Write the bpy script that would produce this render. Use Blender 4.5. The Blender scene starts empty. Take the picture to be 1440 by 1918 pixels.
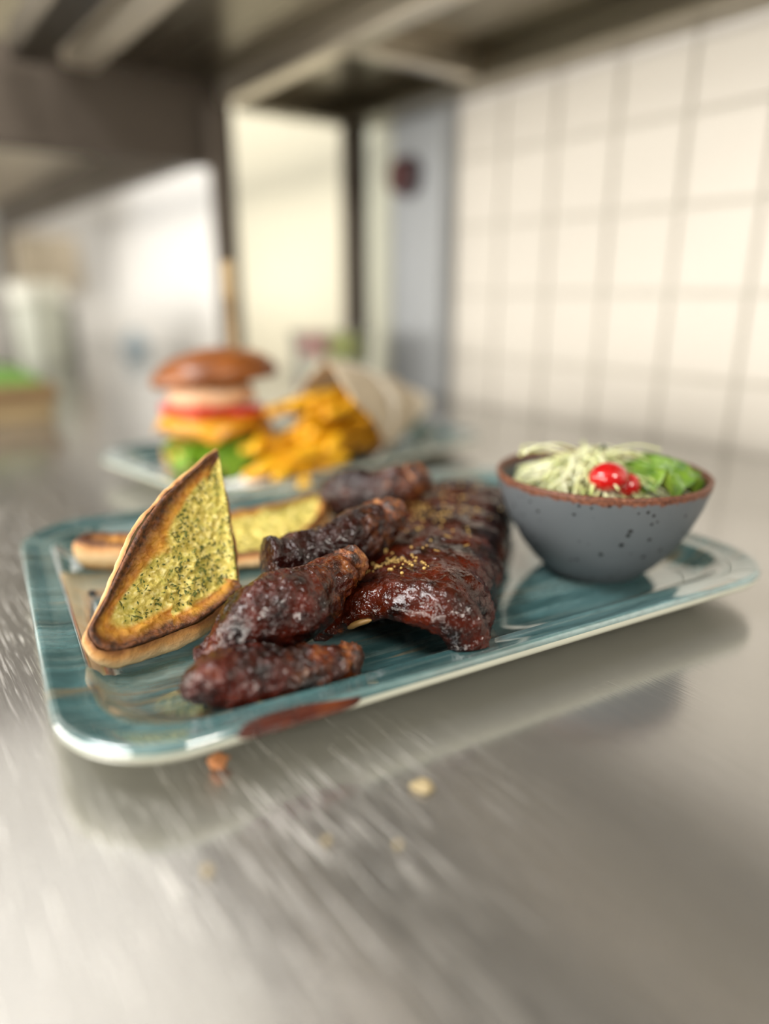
import bpy, bmesh, math, random
import numpy as np
from mathutils import Vector, Matrix

random.seed(7)
RNG = np.random.default_rng(7)
SC = bpy.context.scene
COL = SC.collection

# ------------------------------------------------------------------ camera
PITCH = math.radians(17.3)
HEAD = math.radians(36.5)
cam = bpy.data.cameras.new('camera')
cam_o = bpy.data.objects.new('camera', cam)
COL.objects.link(cam_o)
cam_o.location = (0, 0, .16)
fw = Vector((-math.cos(HEAD) * math.cos(PITCH), math.sin(HEAD) * math.cos(PITCH), -math.sin(PITCH)))
cam_o.rotation_euler = fw.to_track_quat('-Z', 'Y').to_euler()
cam.sensor_fit = 'VERTICAL'
cam.sensor_height = 36
cam.sensor_width = 27
cam.lens = 1330 / 1918 * 36
cam.clip_start = .01
cam.dof.use_dof = True
cam.dof.focus_distance = .305
cam.dof.aperture_fstop = 1.65
SC.camera = cam_o

# ------------------------------------------------------------------ world, lamps, exposure
world = bpy.data.worlds.new('world')
SC.world = world
world.use_nodes = True
bg = world.node_tree.nodes['Background']
bg.inputs[0].default_value = (1.0, .95, .87, 1)
bg.inputs[1].default_value = .22

def area(name, loc, target, sx, sy, power, color):
    l = bpy.data.lights.new(name, 'AREA')
    l.shape = 'RECTANGLE'
    l.size, l.size_y, l.energy, l.color = sx, sy, power, color
    o = bpy.data.objects.new(name, l)
    o.location = loc
    o.rotation_euler = (Vector(target) - Vector(loc)).to_track_quat('-Z', 'Y').to_euler()
    COL.objects.link(o)
    return o

area('aisle_lamp', (-.75, -.7, 1.5), (-.55, .2, 0), 1.0, .3, 32, (1, .99, .98))
area('ceiling_lamp', (-1.8, .1, 1.70), (-1.8, .1, 0), 1.2, 1.2, 2.2, (1, 1, 1))
area('far_wall_fill', (-1.65, -.5, 1.35), (-2.5, .3, 1.0), .8, .4, 13, (1, .99, .98))  # added source that brightens the upper far wall
area('rear_fill', (1.0, .05, .95), (-.6, .75, .15), .35, .35, 14, (1, .94, .84))  # added low behind the camera to lift the tiled wall
area('side_fill', (-.8, -1.5, .33), (-.8, .75, .22), 3.2, .6, 82, (1, .945, .85))  # added fill from across the aisle, brightens the tiles under the shelf
SC.view_settings.view_transform = 'Standard'
SC.view_settings.look = 'None'
SC.view_settings.gamma = 1
SC.view_settings.use_curve_mapping = False
SC.view_settings.exposure = -.1

# ------------------------------------------------------------------ noise
def _h(ix, iy, iz, seed):
    n = (ix.astype(np.int64) * 374761393 + iy.astype(np.int64) * 668265263 + iz.astype(np.int64) * 2147483647 + seed * 1274126177) & 0xFFFFFFFF
    n = ((n ^ (n >> 13)) * 1274126177) & 0xFFFFFFFF
    n = (n ^ (n >> 16)) & 0xFFFFFFFF
    return n / 4294967295.0 * 2 - 1

def vnoise(P, seed=0):
    P = np.asarray(P, float)
    i = np.floor(P).astype(np.int64)
    f = P - i
    w = f * f * (3 - 2 * f)
    r = 0
    for dx in (0, 1):
        for dy in (0, 1):
            for dz in (0, 1):
                k = (w[:, 0] if dx else 1 - w[:, 0]) * (w[:, 1] if dy else 1 - w[:, 1]) * (w[:, 2] if dz else 1 - w[:, 2])
                r = r + k * _h(i[:, 0] + dx, i[:, 1] + dy, i[:, 2] + dz, seed)
    return r

def fbm(P, freq, octaves=3, seed=0):
    P = np.asarray(P, float) * freq
    r, a = 0, 1.0
    for k in range(octaves):
        r = r + a * vnoise(P + 17.3 * k, seed + k)
        P = P * 2.03
        a *= .5
    return r

# ------------------------------------------------------------------ object helpers
def tag(o, label=None, cat=None, group=None, kind=None):
    for k, v in (('label', label), ('category', cat), ('group', group), ('kind', kind)):
        if v:
            o[k] = v
    return o

def thing(name, loc, label, cat, group=None, rz=0):
    o = bpy.data.objects.new(name, None)
    o.empty_display_size = .01
    o.location = loc
    o.rotation_euler = (0, 0, rz)
    COL.objects.link(o)
    return tag(o, label, cat, group)

def link(name, me, mat=None, parent=None, world_coords=True):
    """link a mesh; vertices given in world coordinates are brought into the parent's frame"""
    o = bpy.data.objects.new(name, me)
    COL.objects.link(o)
    for m in (mat if isinstance(mat, (list, tuple)) else [mat]):
        if m and len(me.materials) < 4 and m.name not in me.materials:
            me.materials.append(m)
    if parent is not None:
        o.parent = parent
        if world_coords:
            M = Matrix.Identity(4)
            p, chain = parent, []
            while p is not None:
                chain.append(Matrix.LocRotScale(p.location, p.rotation_euler, p.scale))
                p = p.parent
            for c in reversed(chain):
                M = M @ c
            me.transform(M.inverted())
    return o

def own(name, me, mat, label, cat, group=None, kind=None):
    """top-level single-mesh thing: origin moved to its base centre"""
    v = np.array([x.co[:] for x in me.vertices])
    c = Vector(((v[:, 0].min() + v[:, 0].max()) / 2, (v[:, 1].min() + v[:, 1].max()) / 2, v[:, 2].min()))
    me.transform(Matrix.Translation(-c))
    o = link(name, me, mat)
    o.location = c
    return tag(o, label, cat, group, kind)

def mesh(name, V, F, smooth=True):
    me = bpy.data.meshes.new(name)
    me.from_pydata([tuple(map(float, v)) for v in V], [], [tuple(map(int, f)) for f in F])
    me.update()
    if smooth:
        me.polygons.foreach_set('use_smooth', [True] * len(me.polygons))
    return me

def fix(me):
    bm = bmesh.new()
    bm.from_mesh(me)
    bmesh.ops.recalc_face_normals(bm, faces=bm.faces)
    bm.to_mesh(me)
    bm.free()
    return me

def attr(me, name, vals):
    a = me.attributes.new(name, 'FLOAT', 'POINT')
    a.data.foreach_set('value', np.asarray(vals, np.float32))

def box_mesh(name, lo, hi, bev=.001, seg=2, rot=None, about=None):
    bm = bmesh.new()
    bmesh.ops.create_cube(bm, size=1)
    lo, hi = Vector(lo), Vector(hi)
    for v in bm.verts:
        v.co = Vector([lo[i] + (v.co[i] + .5) * (hi[i] - lo[i]) for i in range(3)])
    if bev:
        bmesh.ops.bevel(bm, geom=list(bm.edges), offset=bev, segments=seg, affect='EDGES', profile=.5)
    if rot:
        bmesh.ops.rotate(bm, verts=bm.verts, cent=about or (lo + hi) / 2, matrix=rot)
    me = bpy.data.meshes.new(name)
    bm.to_mesh(me)
    bm.free()
    return me

def lathe_mesh(name, prof, seg=96, c=(0, 0), jitter=None):
    V, F = [], []
    for k, (r, z) in enumerate(prof):
        for j in range(seg):
            a = 2 * math.pi * j / seg
            V.append((c[0] + r * math.cos(a), c[1] + r * math.sin(a), z))
    n = len(prof)
    for k in range(n - 1):
        for j in range(seg):
            j2 = (j + 1) % seg
            F.append((k * seg + j, k * seg + j2, (k + 1) * seg + j2, (k + 1) * seg + j))
    F.append(tuple(reversed(range(seg))))
    F.append(tuple((n - 1) * seg + j for j in range(seg)))
    V = np.array(V)
    if jitter:
        V = jitter(V)
    return fix(mesh(name, V, F))

def catmull(P, t):
    P = np.asarray(P, float)
    if P.ndim == 1:
        P = P[:, None]
    n = len(P) - 1
    x = np.clip(t, 0, 1) * n
    i = np.minimum(x.astype(int), n - 1)
    f = (x - i)[:, None]
    g = lambda k: P[np.clip(k, 0, n)]
    p0, p1, p2, p3 = g(i - 1), g(i), g(i + 1), g(i + 2)
    return .5 * (2 * p1 + (p2 - p0) * f + (2 * p0 - 5 * p1 + 4 * p2 - p3) * f ** 2 + (3 * p1 - p0 - 3 * p2 + p3) * f ** 3)

def tube_mesh(name, pts, rw, rh, rings=60, seg=40, amp=.0, freq=100, seed=0, octv=4, floor=None, power=2.4, round_ends=True, up=(0, 0, 1), bumps=()):
    """closed loft along a spine: rw across, rh up; attribute t runs along it"""
    s = np.linspace(0, 1, rings)
    t = .5 - .5 * np.cos(np.pi * s) if round_ends else s
    C = catmull(pts, t)
    T = np.gradient(C, axis=0)
    T /= np.linalg.norm(T, axis=1)[:, None] + 1e-12
    S = np.cross(T, np.array(up, float))
    S /= np.linalg.norm(S, axis=1)[:, None] + 1e-9
    U = np.cross(S, T)
    W = catmull(rw, t)[:, 0]
    Hh = catmull(rh, t)[:, 0]
    if round_ends:
        e = np.clip(1 - np.abs(2 * t - 1) ** power, 0, 1) ** .5
        e[0] = e[-1] = .02
        W, Hh = W * e, Hh * e
    a = np.linspace(0, 2 * np.pi, seg, endpoint=False)
    D = S[:, None, :] * (np.cos(a)[None, :, None] * W[:, None, None]) + U[:, None, :] * (np.sin(a)[None, :, None] * Hh[:, None, None])
    V = (C[:, None, :] + D).reshape(-1, 3)
    N = D.reshape(-1, 3)
    N = N / (np.linalg.norm(N, axis=1)[:, None] + 1e-9)
    for t0, ang, wt, wa, am in bumps:
        da = (np.tile(a, rings) - math.radians(ang) + np.pi) % (2 * np.pi) - np.pi
        V = V + N * (am * np.exp(-((np.repeat(t, seg) - t0) / wt) ** 2 - (da / wa) ** 2))[:, None]
    if amp:
        V = V + N * (amp * fbm(V, freq, octv, seed) + .45 * amp * fbm(V, freq * 4.5, 2, seed + 40))[:, None]
    if floor is not None:
        fl = floor(V) + .0004 if callable(floor) else np.full(len(V), floor)
        V[:, 2] = np.where(V[:, 2] < fl, fl + np.maximum(-.0003, (V[:, 2] - fl) * .02), V[:, 2])
    F = []
    for k in range(rings - 1):
        for j in range(seg):
            j2 = (j + 1) % seg
            F.append((k * seg + j, k * seg + j2, (k + 1) * seg + j2, (k + 1) * seg + j))
    F.append(tuple(reversed(range(seg))))
    F.append(tuple((rings - 1) * seg + j for j in range(seg)))
    me = fix(mesh(name, V, F))
    attr(me, 't', np.repeat(t, seg))
    return me

# ------------------------------------------------------------------ material helpers
class NT:
    def __init__(self, name, rough=.5, metal=0, col=(.5, .5, .5), **kw):
        self.m = bpy.data.materials.new(name)
        self.m.use_nodes = True
        self.t = self.m.node_tree
        self.b = self.t.nodes['Principled BSDF']
        self.b.inputs['Base Color'].default_value = (*col, 1)
        self.b.inputs['Roughness'].default_value = rough
        self.b.inputs['Metallic'].default_value = metal
        for k, v in kw.items():
            self.b.inputs[k.replace('_', ' ')].default_value = v

    def n(self, typ, **kw):
        nd = self.t.nodes.new(typ)
        for k, v in kw.items():
            setattr(nd, k, v)
        return nd

    def l(self, a, b):
        self.t.links.new(a, b)

    def coord(self, scale=(1, 1, 1), rot=(0, 0, 0)):
        tc = self.n('ShaderNodeTexCoord')
        mp = self.n('ShaderNodeMapping')
        mp.inputs['Scale'].default_value = scale
        mp.inputs['Rotation'].default_value = rot
        self.l(tc.outputs['Object'], mp.inputs['Vector'])
        return mp.outputs[0]

    def noise(self, scale, detail=3, vec=None, rough=.55, dist=0):
        nd = self.n('ShaderNodeTexNoise')
        nd.inputs['Scale'].default_value = scale
        nd.inputs['Detail'].default_value = detail
        nd.inputs['Roughness'].default_value = rough
        nd.inputs['Distortion'].default_value = dist
        self.l(vec or self.coord(), nd.inputs['Vector'])
        return nd.outputs['Fac']

    def ramp(self, fac, stops, interp='LINEAR'):
        nd = self.n('ShaderNodeValToRGB')
        cr = nd.color_ramp
        cr.interpolation = interp
        while len(cr.elements) < len(stops):
            cr.elements.new(.5)
        for e, (p, c) in zip(cr.elements, stops):
            e.position = p
            e.color = (c, c, c, 1) if isinstance(c, (int, float)) else (*c, 1)
        self.l(fac, nd.inputs[0])
        return nd.outputs[0]

    def math(self, op, a, b=0, clamp=False):
        nd = self.n('ShaderNodeMath', operation=op, use_clamp=clamp)
        for i, x in enumerate((a, b)):
            if isinstance(x, (int, float)):
                nd.inputs[i].default_value = x
            else:
                self.l(x, nd.inputs[i])
        return nd.outputs[0]

    def mix(self, fac, a, b):
        nd = self.n('ShaderNodeMix', data_type='RGBA')
        for s, x in ((nd.inputs[0], fac), (nd.inputs[6], a), (nd.inputs[7], b)):
            if isinstance(x, tuple):
                s.default_value = (*x, 1)
            elif isinstance(x, (int, float)):
                s.default_value = x
            else:
                self.l(x, s)
        return nd.outputs[2]

    def attr(self, name):
        nd = self.n('ShaderNodeAttribute', attribute_name=name)
        return nd.outputs['Fac']

    def pos(self, axis):
        sx = self.n('ShaderNodeSeparateXYZ')
        tc = self.n('ShaderNodeTexCoord')
        self.l(tc.outputs['Object'], sx.inputs[0])
        return sx.outputs[axis]

    def color(self, s):
        self.l(s, self.b.inputs['Base Color'])

    def rough(self, s):
        self.l(s, self.b.inputs['Roughness'])

    def bump(self, h, strength=.5, dist=.001):
        nd = self.n('ShaderNodeBump')
        nd.inputs['Strength'].default_value = strength
        nd.inputs['Distance'].default_value = dist
        self.l(h, nd.inputs['Height'])
        self.l(nd.outputs[0], self.b.inputs['Normal'])

def simple(name, col, rough=.5, metal=0, var=.12, scale=40, bump=0, **kw):
    t = NT(name, rough, metal, col, **kw)
    f = t.noise(scale, 3)
    t.color(t.mix(f, tuple(c * (1 - var) for c in col), tuple(min(1, c * (1 + var)) for c in col)))
    if bump:
        t.bump(f, .4, bump)
    return t.m

def steel_counter():
    t = NT('worktop_steel', .3, 1)
    tot = None
    for k, (ang, sx, sy, lo, hi, w) in enumerate(((4, 16, 560, .60, .72, .9), (-17, 22, 520, .62, .73, .9), (23, 20, 480, .63, .74, .8), (81, 24, 620, .60, .71, .8), (96, 36, 700, .62, .72, .7), (-48, 14, 460, .66, .75, .9))):
        v = t.coord((sx, sy, 1), (0, 0, math.radians(ang)))
        f = t.noise(1, 2, v, dist=.15)
        r = t.math('MULTIPLY', t.ramp(f, [(lo, 0), (hi, 1)]), w)
        tot = r if tot is None else t.math('MAXIMUM', tot, r)
    big = t.noise(7, 3)
    mask = t.ramp(big, [(.35, .25), (.65, 1)])
    wear = t.n('ShaderNodeMapRange')
    t.l(t.pos(1), wear.inputs[0])
    for i, v in ((1, -.02), (2, -.13), (3, .07), (4, 1.0)):
        wear.inputs[i].default_value = v
    scr = t.math('MULTIPLY', t.math('MULTIPLY', tot, mask), wear.outputs[0])
    fine = t.noise(1, 2, t.coord((30, 900, 1), (0, 0, math.radians(84))))
    t.color(t.mix(scr, t.mix(big, (.42, .41, .395), (.53, .52, .505)), (.80, .78, .75)))  # scratches are real marks; their glints are put into the pale colour
    rr = t.math('ADD', t.math('MULTIPLY', scr, .26), t.math('ADD', .125, t.math('MULTIPLY', fine, .09)))
    t.rough(rr)
    t.l(t.math('SUBTRACT', .86, t.math('MULTIPLY', scr, .5)), t.b.inputs['Metallic'])
    t.bump(t.math('ADD', t.math('MULTIPLY', scr, .6), t.math('MULTIPLY', fine, .22)), .36, .0006)
    return t.m

def steel(name, col, rough=.33):
    t = NT(name, rough, 1)
    f = t.noise(1, 3, t.coord((4, 60, 60)))
    t.color(t.mix(f, tuple(c * .85 for c in col), tuple(min(1, c * 1.15) for c in col)))
    t.rough(t.ramp(f, [(.3, rough * .8), (.7, rough * 1.25)]))
    return t.m

def glaze():
    t = NT('teal_glaze', .05, Coat_Weight=1.0, Coat_Roughness=.02, Coat_IOR=1.6, IOR=2.0)
    a = t.noise(1, 4, t.coord((9, 42, 30)), dist=1.2)
    b = t.noise(1, 3, t.coord((5, 260, 60)), dist=.4)
    c = t.noise(1, 3, t.coord((3, 38, 20)), dist=1.2)
    g = t.noise(500, 2, t.coord((.35, 1, 1)))
    col = t.ramp(a, [(.30, (.022, .060, .063)), (.45, (.044, .110, .115)), (.58, (.080, .178, .186)), (.74, (.15, .262, .272))])
    col = t.mix(t.ramp(b, [(.50, 0), (.68, .5)]), col, (.20, .26, .24))
    col = t.mix(t.ramp(c, [(.57, 0), (.60, .65), (.63, 0)]), col, (.22, .15, .07))
    col = t.mix(t.ramp(g, [(.3, .35), (.6, 0)]), col, (.03, .07, .07))
    t.color(col)
    t.rough(t.ramp(g, [(.3, .05), (.8, .13)]))
    return t.m

def meat(name, crisp_from=.7, dark=(.005, .0010, .0007), red=(.075, .0075, .0018), sparkle=1.0, bump_scale=300):
    t = NT(name, .2, Coat_Weight=.3, Coat_Roughness=.03, IOR=1.36)
    n1 = t.noise(70, 4)
    n2 = t.noise(150, 3)
    n3 = t.noise(700, 3)
    n4 = t.noise(260, 4)
    n5 = t.noise(bump_scale, 1)
    n6 = t.noise(bump_scale * 2.6, 1)
    tt = t.attr('t')
    col = t.mix(t.ramp(n1, [(.38, 0), (.66, 1)]), dark, red)
    cr = t.math('MULTIPLY', t.ramp(tt, [(crisp_from - .2, 0), (crisp_from + .15, 1)]), t.ramp(n2, [(.38, 0), (.58, 1)]))
    spots = t.ramp(n1, [(.64, 0), (.74, .7)])
    cr = t.math('MAXIMUM', cr, t.math('MULTIPLY', spots, t.ramp(n2, [(.45, 0), (.6, 1)])))
    brown = t.ramp(n4, [(.36, (.020, .006, .003)), (.5, (.14, .032, .006)), (.66, (.30, .10, .018))])
    col = t.mix(cr, col, brown)
    col = t.mix(t.ramp(n4, [(.60, 0), (.75, .8)]), col, (.012, .006, .006))
    t.color(col)
    t.rough(t.math('ADD', t.ramp(n2, [(.3, .05), (.7, .15)]), t.math('MULTIPLY', cr, .3)))
    t.bump(t.math('ADD', t.math('MULTIPLY', n6, .28), n5), .62 * sparkle, .0045)
    return t.m

M_COUNTER = steel_counter()
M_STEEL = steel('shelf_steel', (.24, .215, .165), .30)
M_STEEL_LIT = steel('lit_rail_steel', (.72, .66, .56), .38)  # paler steel: light on front lip and far underside put into the colour
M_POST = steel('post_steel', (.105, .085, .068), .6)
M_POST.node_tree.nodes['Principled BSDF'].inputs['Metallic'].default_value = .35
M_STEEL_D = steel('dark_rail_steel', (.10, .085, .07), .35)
M_GLAZE = glaze()
M_UNDER = simple('cream_underglaze', (.50, .51, .42), .15, var=.1, Coat_Weight=.3)
M_TILE = simple('tile_glaze', (.66, .625, .57), .5, var=.03, scale=6)
M_GROUT = simple('grout', (.57, .55, .50), .8)
M_PLASTER = simple('cream_paint', (.56, .53, .42), .6, var=.03)
M_WHITE = simple('white_paint', (.72, .71, .69), .5, var=.02)
M_PALE = simple('pale_frame', (.62, .63, .52), .4, var=.04)
M_GREY = simple('grey_panel', (.35, .37, .395), .35, var=.05)

# ------------------------------------------------------------------ the setting
def structure(name, me, mat):
    return tag(link(name, me, mat), kind='structure')

structure('floor', box_mesh('floor', (-2.6, -1.6, -.95), (1.6, .8, -.9), 0), simple('floor_tile', (.30, .28, .25), .6))
structure('ceiling', box_mesh('ceiling', (-2.6, -1.6, 1.75), (1.6, .8, 1.8), 0), M_WHITE)
wall_r = structure('wall_right', box_mesh('wall_right', (-2.6, .756, -.9), (1.6, .80, 1.75), 0), M_GROUT)
structure('wall_far', box_mesh('wall_far', (-2.6, -1.6, -.9), (-2.5, .756, 1.75), 0), M_WHITE)
# glazed tiles of the right wall, one by one: pitch 90 mm
tile_me = box_mesh('tile', (-.0427, -.0035, -.0427), (.0427, .0045, .0427), .0012, 1)
tile_me.materials.append(M_TILE)
for ix in range(15):
    for iz in range(6):
        o = bpy.data.objects.new('tile', tile_me)
        COL.objects.link(o)
        o.parent = wall_r
        o.location = (-.7935 + .09 * ix, .7535 + random.uniform(-.0005, .0005), .022 + .09 * iz)
structure('trim_1', box_mesh('trim_1', (-.965, .725, .001), (-.842, .755, 1.7), .004), M_GREY)
structure('trim_2', box_mesh('trim_2', (-1.09, .735, .001), (-.967, .755, 1.7), .004), M_PALE)
structure('trim_3', box_mesh('trim_3', (-1.62, .742, .001), (-1.092, .755, 1.7), .003), M_PLASTER)
structure('trim_4', box_mesh('trim_4', (-2.49, .738, .001), (-1.625, .755, 1.7), .003), M_WHITE)

# ------------------------------------------------------------------ steel worktop
ct = thing('steel_worktop', (-1.0, .2, -.9), 'long scratched stainless steel worktop carrying both teal platters', 'worktop')
link('top_panel', box_mesh('top_panel', (-2.48, -.32, -.04), (.5, .734, 0), .002), M_COUNTER, ct)
for x in (-2.40, -1.0, .42):
    for y in (-.25, .66):
        link('leg', box_mesh('leg', (x - .02, y - .02, -.9), (x + .02, y + .02, -.04), .003), M_STEEL, ct)
link('under_shelf', box_mesh('under_shelf', (-2.38, -.23, -.72), (.40, .64, -.70), .002), M_STEEL, ct)

# ------------------------------------------------------------------ overshelf above the food
sh = thing('steel_overshelf', (-1.0, .47, 0), 'steel shelf on square legs spanning above the ribs platter', 'shelf')
X1 = -.08
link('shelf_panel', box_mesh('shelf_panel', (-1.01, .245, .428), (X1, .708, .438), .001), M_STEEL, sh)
link('rail', box_mesh('rail', (-.985, .455, .398), (X1, .482, .428), .002), M_STEEL_LIT, sh)
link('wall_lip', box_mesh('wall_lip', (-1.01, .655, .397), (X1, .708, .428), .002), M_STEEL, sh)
link('front_lip', box_mesh('front_lip', (-.93, .246, .397), (X1, .282, .428), .002), M_STEEL_LIT, sh)
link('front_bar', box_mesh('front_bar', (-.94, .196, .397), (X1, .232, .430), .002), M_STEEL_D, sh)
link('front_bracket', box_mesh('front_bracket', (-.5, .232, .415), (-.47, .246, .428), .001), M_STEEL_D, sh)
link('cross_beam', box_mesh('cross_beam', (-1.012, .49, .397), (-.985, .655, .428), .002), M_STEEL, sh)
link('stiffener', box_mesh('stiffener', (-.725, .482, .400), (-.70, .655, .428), .002), M_STEEL_LIT, sh)
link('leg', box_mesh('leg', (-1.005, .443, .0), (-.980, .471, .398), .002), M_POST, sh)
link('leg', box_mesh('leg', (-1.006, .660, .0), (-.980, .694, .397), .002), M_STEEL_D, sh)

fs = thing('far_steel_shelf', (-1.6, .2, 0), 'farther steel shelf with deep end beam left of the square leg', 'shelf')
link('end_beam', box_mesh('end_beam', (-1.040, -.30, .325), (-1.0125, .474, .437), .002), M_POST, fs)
link('shelf_panel', box_mesh('shelf_panel', (-2.48, -.30, .385), (-1.040, .44, .397), .001), M_STEEL_LIT, fs)
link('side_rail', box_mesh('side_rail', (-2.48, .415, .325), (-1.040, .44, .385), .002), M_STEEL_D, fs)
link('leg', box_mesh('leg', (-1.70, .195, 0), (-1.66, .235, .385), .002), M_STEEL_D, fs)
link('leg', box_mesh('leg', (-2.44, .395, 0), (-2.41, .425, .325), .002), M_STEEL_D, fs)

cb = thing('dark_filler_cabinet', (-2.3, -.4, .62), 'dull olive steel cabinet added to darken the upper far white wall', 'cabinet')  # added dark box standing in for the dim far background
link('carcass', box_mesh('carcass', (-2.5, -1.5, .62), (-2.1, .70, 1.08), .004), M_STEEL, cb)
for k in range(3):
    d = link('door', box_mesh('door', (-2.1, -1.48 + .727 * k, .64), (-2.085, -.77 + .727 * k, 1.06), .003), M_STEEL, cb)
    link('handle', box_mesh('handle', (-2.085, -.84 + .727 * k, .70), (-2.06, -.82 + .727 * k, .95), .004), M_STEEL_LIT, d)

# round dark red knob on the grey panel
kn = thing('emergency_knob', (-.915, .725, .323), 'round dark red knob on the grey wall panel', 'knob')
def disc(name, c, prof, mat, parent, seg=40):
    me = lathe_mesh(name, prof, seg)
    me.transform(Matrix.Translation(c) @ Matrix.Rotation(math.radians(90), 4, 'X'))
    return link(name, me, mat, parent)
disc('collar', (-.915, .725, .323), [(.001, 0), (.030, 0), (.030, .004), (.027, .007), (.02, .008), (.001, .008)], simple('knob_collar', (.05, .04, .05), .4), kn)
disc('button', (-.915, .717, .323), [(.001, 0), (.017, 0), (.017, .006), (.025, .009), (.025, .016), (.020, .020), (.001, .021)], simple('knob_red', (.06, .010, .012), .4), kn)

# ------------------------------------------------------------------ blurred things at the back of the worktop
jug = thing('white_canister', (-1.81, .365, 0), 'tall white canister standing at far left of the worktop', 'canister')
link('body', lathe_mesh('body', [(.001, 0), (.048, 0), (.052, .004), (.055, .12), (.05, .135), (.001, .136)], 48, (-1.81, .365)), simple('canister_white', (.62, .65, .58), .4), jug)
link('lid', lathe_mesh('lid', [(.001, .136), (.058, .136), (.060, .142), (.060, .172), (.054, .178), (.001, .180)], 48, (-1.81, .365)), simple('lid_white', (.92, .95, .84), .35), jug)
pm = thing('grey_steel_pot', (-1.895, .427, 0), 'small grey steel pot beside the white canister', 'pot')
link('body', lathe_mesh('body', [(.001, 0), (.034, 0), (.036, .004), (.036, .12), (.038, .122), (.034, .123), (.033, .02), (.001, .018)], 40, (-1.895, .427)), simple('pot_grey', (.20, .20, .18), .35, .6), pm)
link('rim', lathe_mesh('rim', [(.036, .119), (.0395, .120), (.0395, .125), (.036, .126), (.035, .122)], 40, (-1.895, .427)), M_STEEL, pm)
bl = thing('blue_cap_bottle', (-1.95, .62, 0), 'little blue bottle lying low against the far white wall', 'bottle')
link('body', lathe_mesh('body', [(.001, 0), (.03, 0), (.034, .004), (.034, .03), (.02, .045), (.012, .05), (.001, .05)], 32, (-1.95, .62)), simple('bottle_blue', (.42, .52, .60), .4), bl)
link('cap', lathe_mesh('cap', [(.001, .05), (.014, .05), (.014, .062), (.012, .064), (.001, .064)], 32, (-1.95, .62)), simple('cap_blue', (.45, .54, .62), .4), bl)
tag(bl, 'little pale blue bottle standing low near the far white wall')
dp = thing('paper_dispenser', (-2.46, .37, .16), 'beige dispenser box mounted on the far white wall', 'dispenser')
link('housing', box_mesh('housing', (-2.499, .445, .16), (-2.40, .62, .32), .012, 3), simple('dispenser_beige', (.42, .36, .27), .5), dp)
link('slot_tray', box_mesh('slot_tray', (-2.44, .46, .145), (-2.41, .58, .16), .003), simple('dispenser_tray', (.35, .30, .23), .5), dp)

wood = simple('board_wood', (.20, .125, .055), .55, var=.35, scale=25)
wood2 = simple('board_wood_pale', (.34, .25, .13), .55, var=.3, scale=25)
wb = thing('serving_board_stack', (-1.09, .10, 0), 'brown two-tone wooden serving board under the green cloth at left', 'board')
RW = Matrix.Rotation(math.radians(6), 3, 'Z')
link('lower_board', box_mesh('lower_board', (-1.20, -.06, .0), (-.995, .205, .022), .006, 3), wood2, wb)
link('upper_board', box_mesh('upper_board', (-1.205, -.05, .0225), (-.99, .212, .046), .008, 3), wood, wb)
def cloth_mesh(x0, x1, y0, y1, z0, h, n=34):
    V, F = [], []
    for side in (1, 0):
        for i in range(n + 1):
            for j in range(n + 1):
                u, v = i / n, j / n
                e = (1 - abs(2 * u - 1) ** 4) * (1 - abs(2 * v - 1) ** 4)
                z = z0 + (h * (e ** .45) if side else 0)
                V.append((x0 + (x1 - x0) * u, y0 + (y1 - y0) * v, z))
    V = np.array(V)
    k = (n + 1) ** 2
    V[:k, 2] += .0018 * fbm(V[:k], 40, 3, 4) * (V[:k, 2] > z0 + .002)
    for i in range(n):
        for j in range(n):
            a = i * (n + 1) + j
            F.append((a, a + n + 1, a + n + 2, a + 1))
            F.append((k + a, k + a + 1, k + a + n + 2, k + a + n + 1))
    per = [i * (n + 1) for i in range(n + 1)] + [n * (n + 1) + j for j in range(1, n + 1)] + [i * (n + 1) + n for i in range(n - 1, -1, -1)] + [j for j in range(n - 1, 0, -1)]
    for a, b in zip(per, per[1:] + per[:1]):
        F.append((a, b, k + b, k + a))
    return fix(mesh('cloth', V, F))
own('green_cloth', cloth_mesh(-1.19, -1.0, -.04, .20, .0465, .018), simple('cloth_green', (.15, .30, .06), .85, var=.2, scale=60, bump=.001), 'folded green cloth lying on the wooden board at left', 'cloth')

# ------------------------------------------------------------------ platters
def ring_points(a, b, r, bow, n=14, m=36):
    L = []
    for sx, sy, t0 in ((1, 1, 0), (-1, 1, 90), (-1, -1, 180), (1, -1, 270)):
        for k in range(n + 1):
            th = math.radians(t0 + 90 * k / n)
            L.append((sx * (a - r) + r * math.cos(th), sy * (b - r) + r * math.sin(th)))
        L2 = L[-1]
        nx = [(-(a - r), b), (-a, -(b - r)), (a - r, -b), (a, b - r)][(0 if (sx, sy) == (1, 1) else 1 if (sx, sy) == (-1, 1) else 2 if (sx, sy) == (-1, -1) else 3)]
        for k in range(1, m):
            L.append((L2[0] + (nx[0] - L2[0]) * k / m, L2[1] + (nx[1] - L2[1]) * k / m))
    L = np.array(L)
    return L * (1 + bow * np.stack([1 - np.minimum(1, (L[:, 1] / b) ** 2), 1 - np.minimum(1, (L[:, 0] / a) ** 2)], 1))

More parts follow.
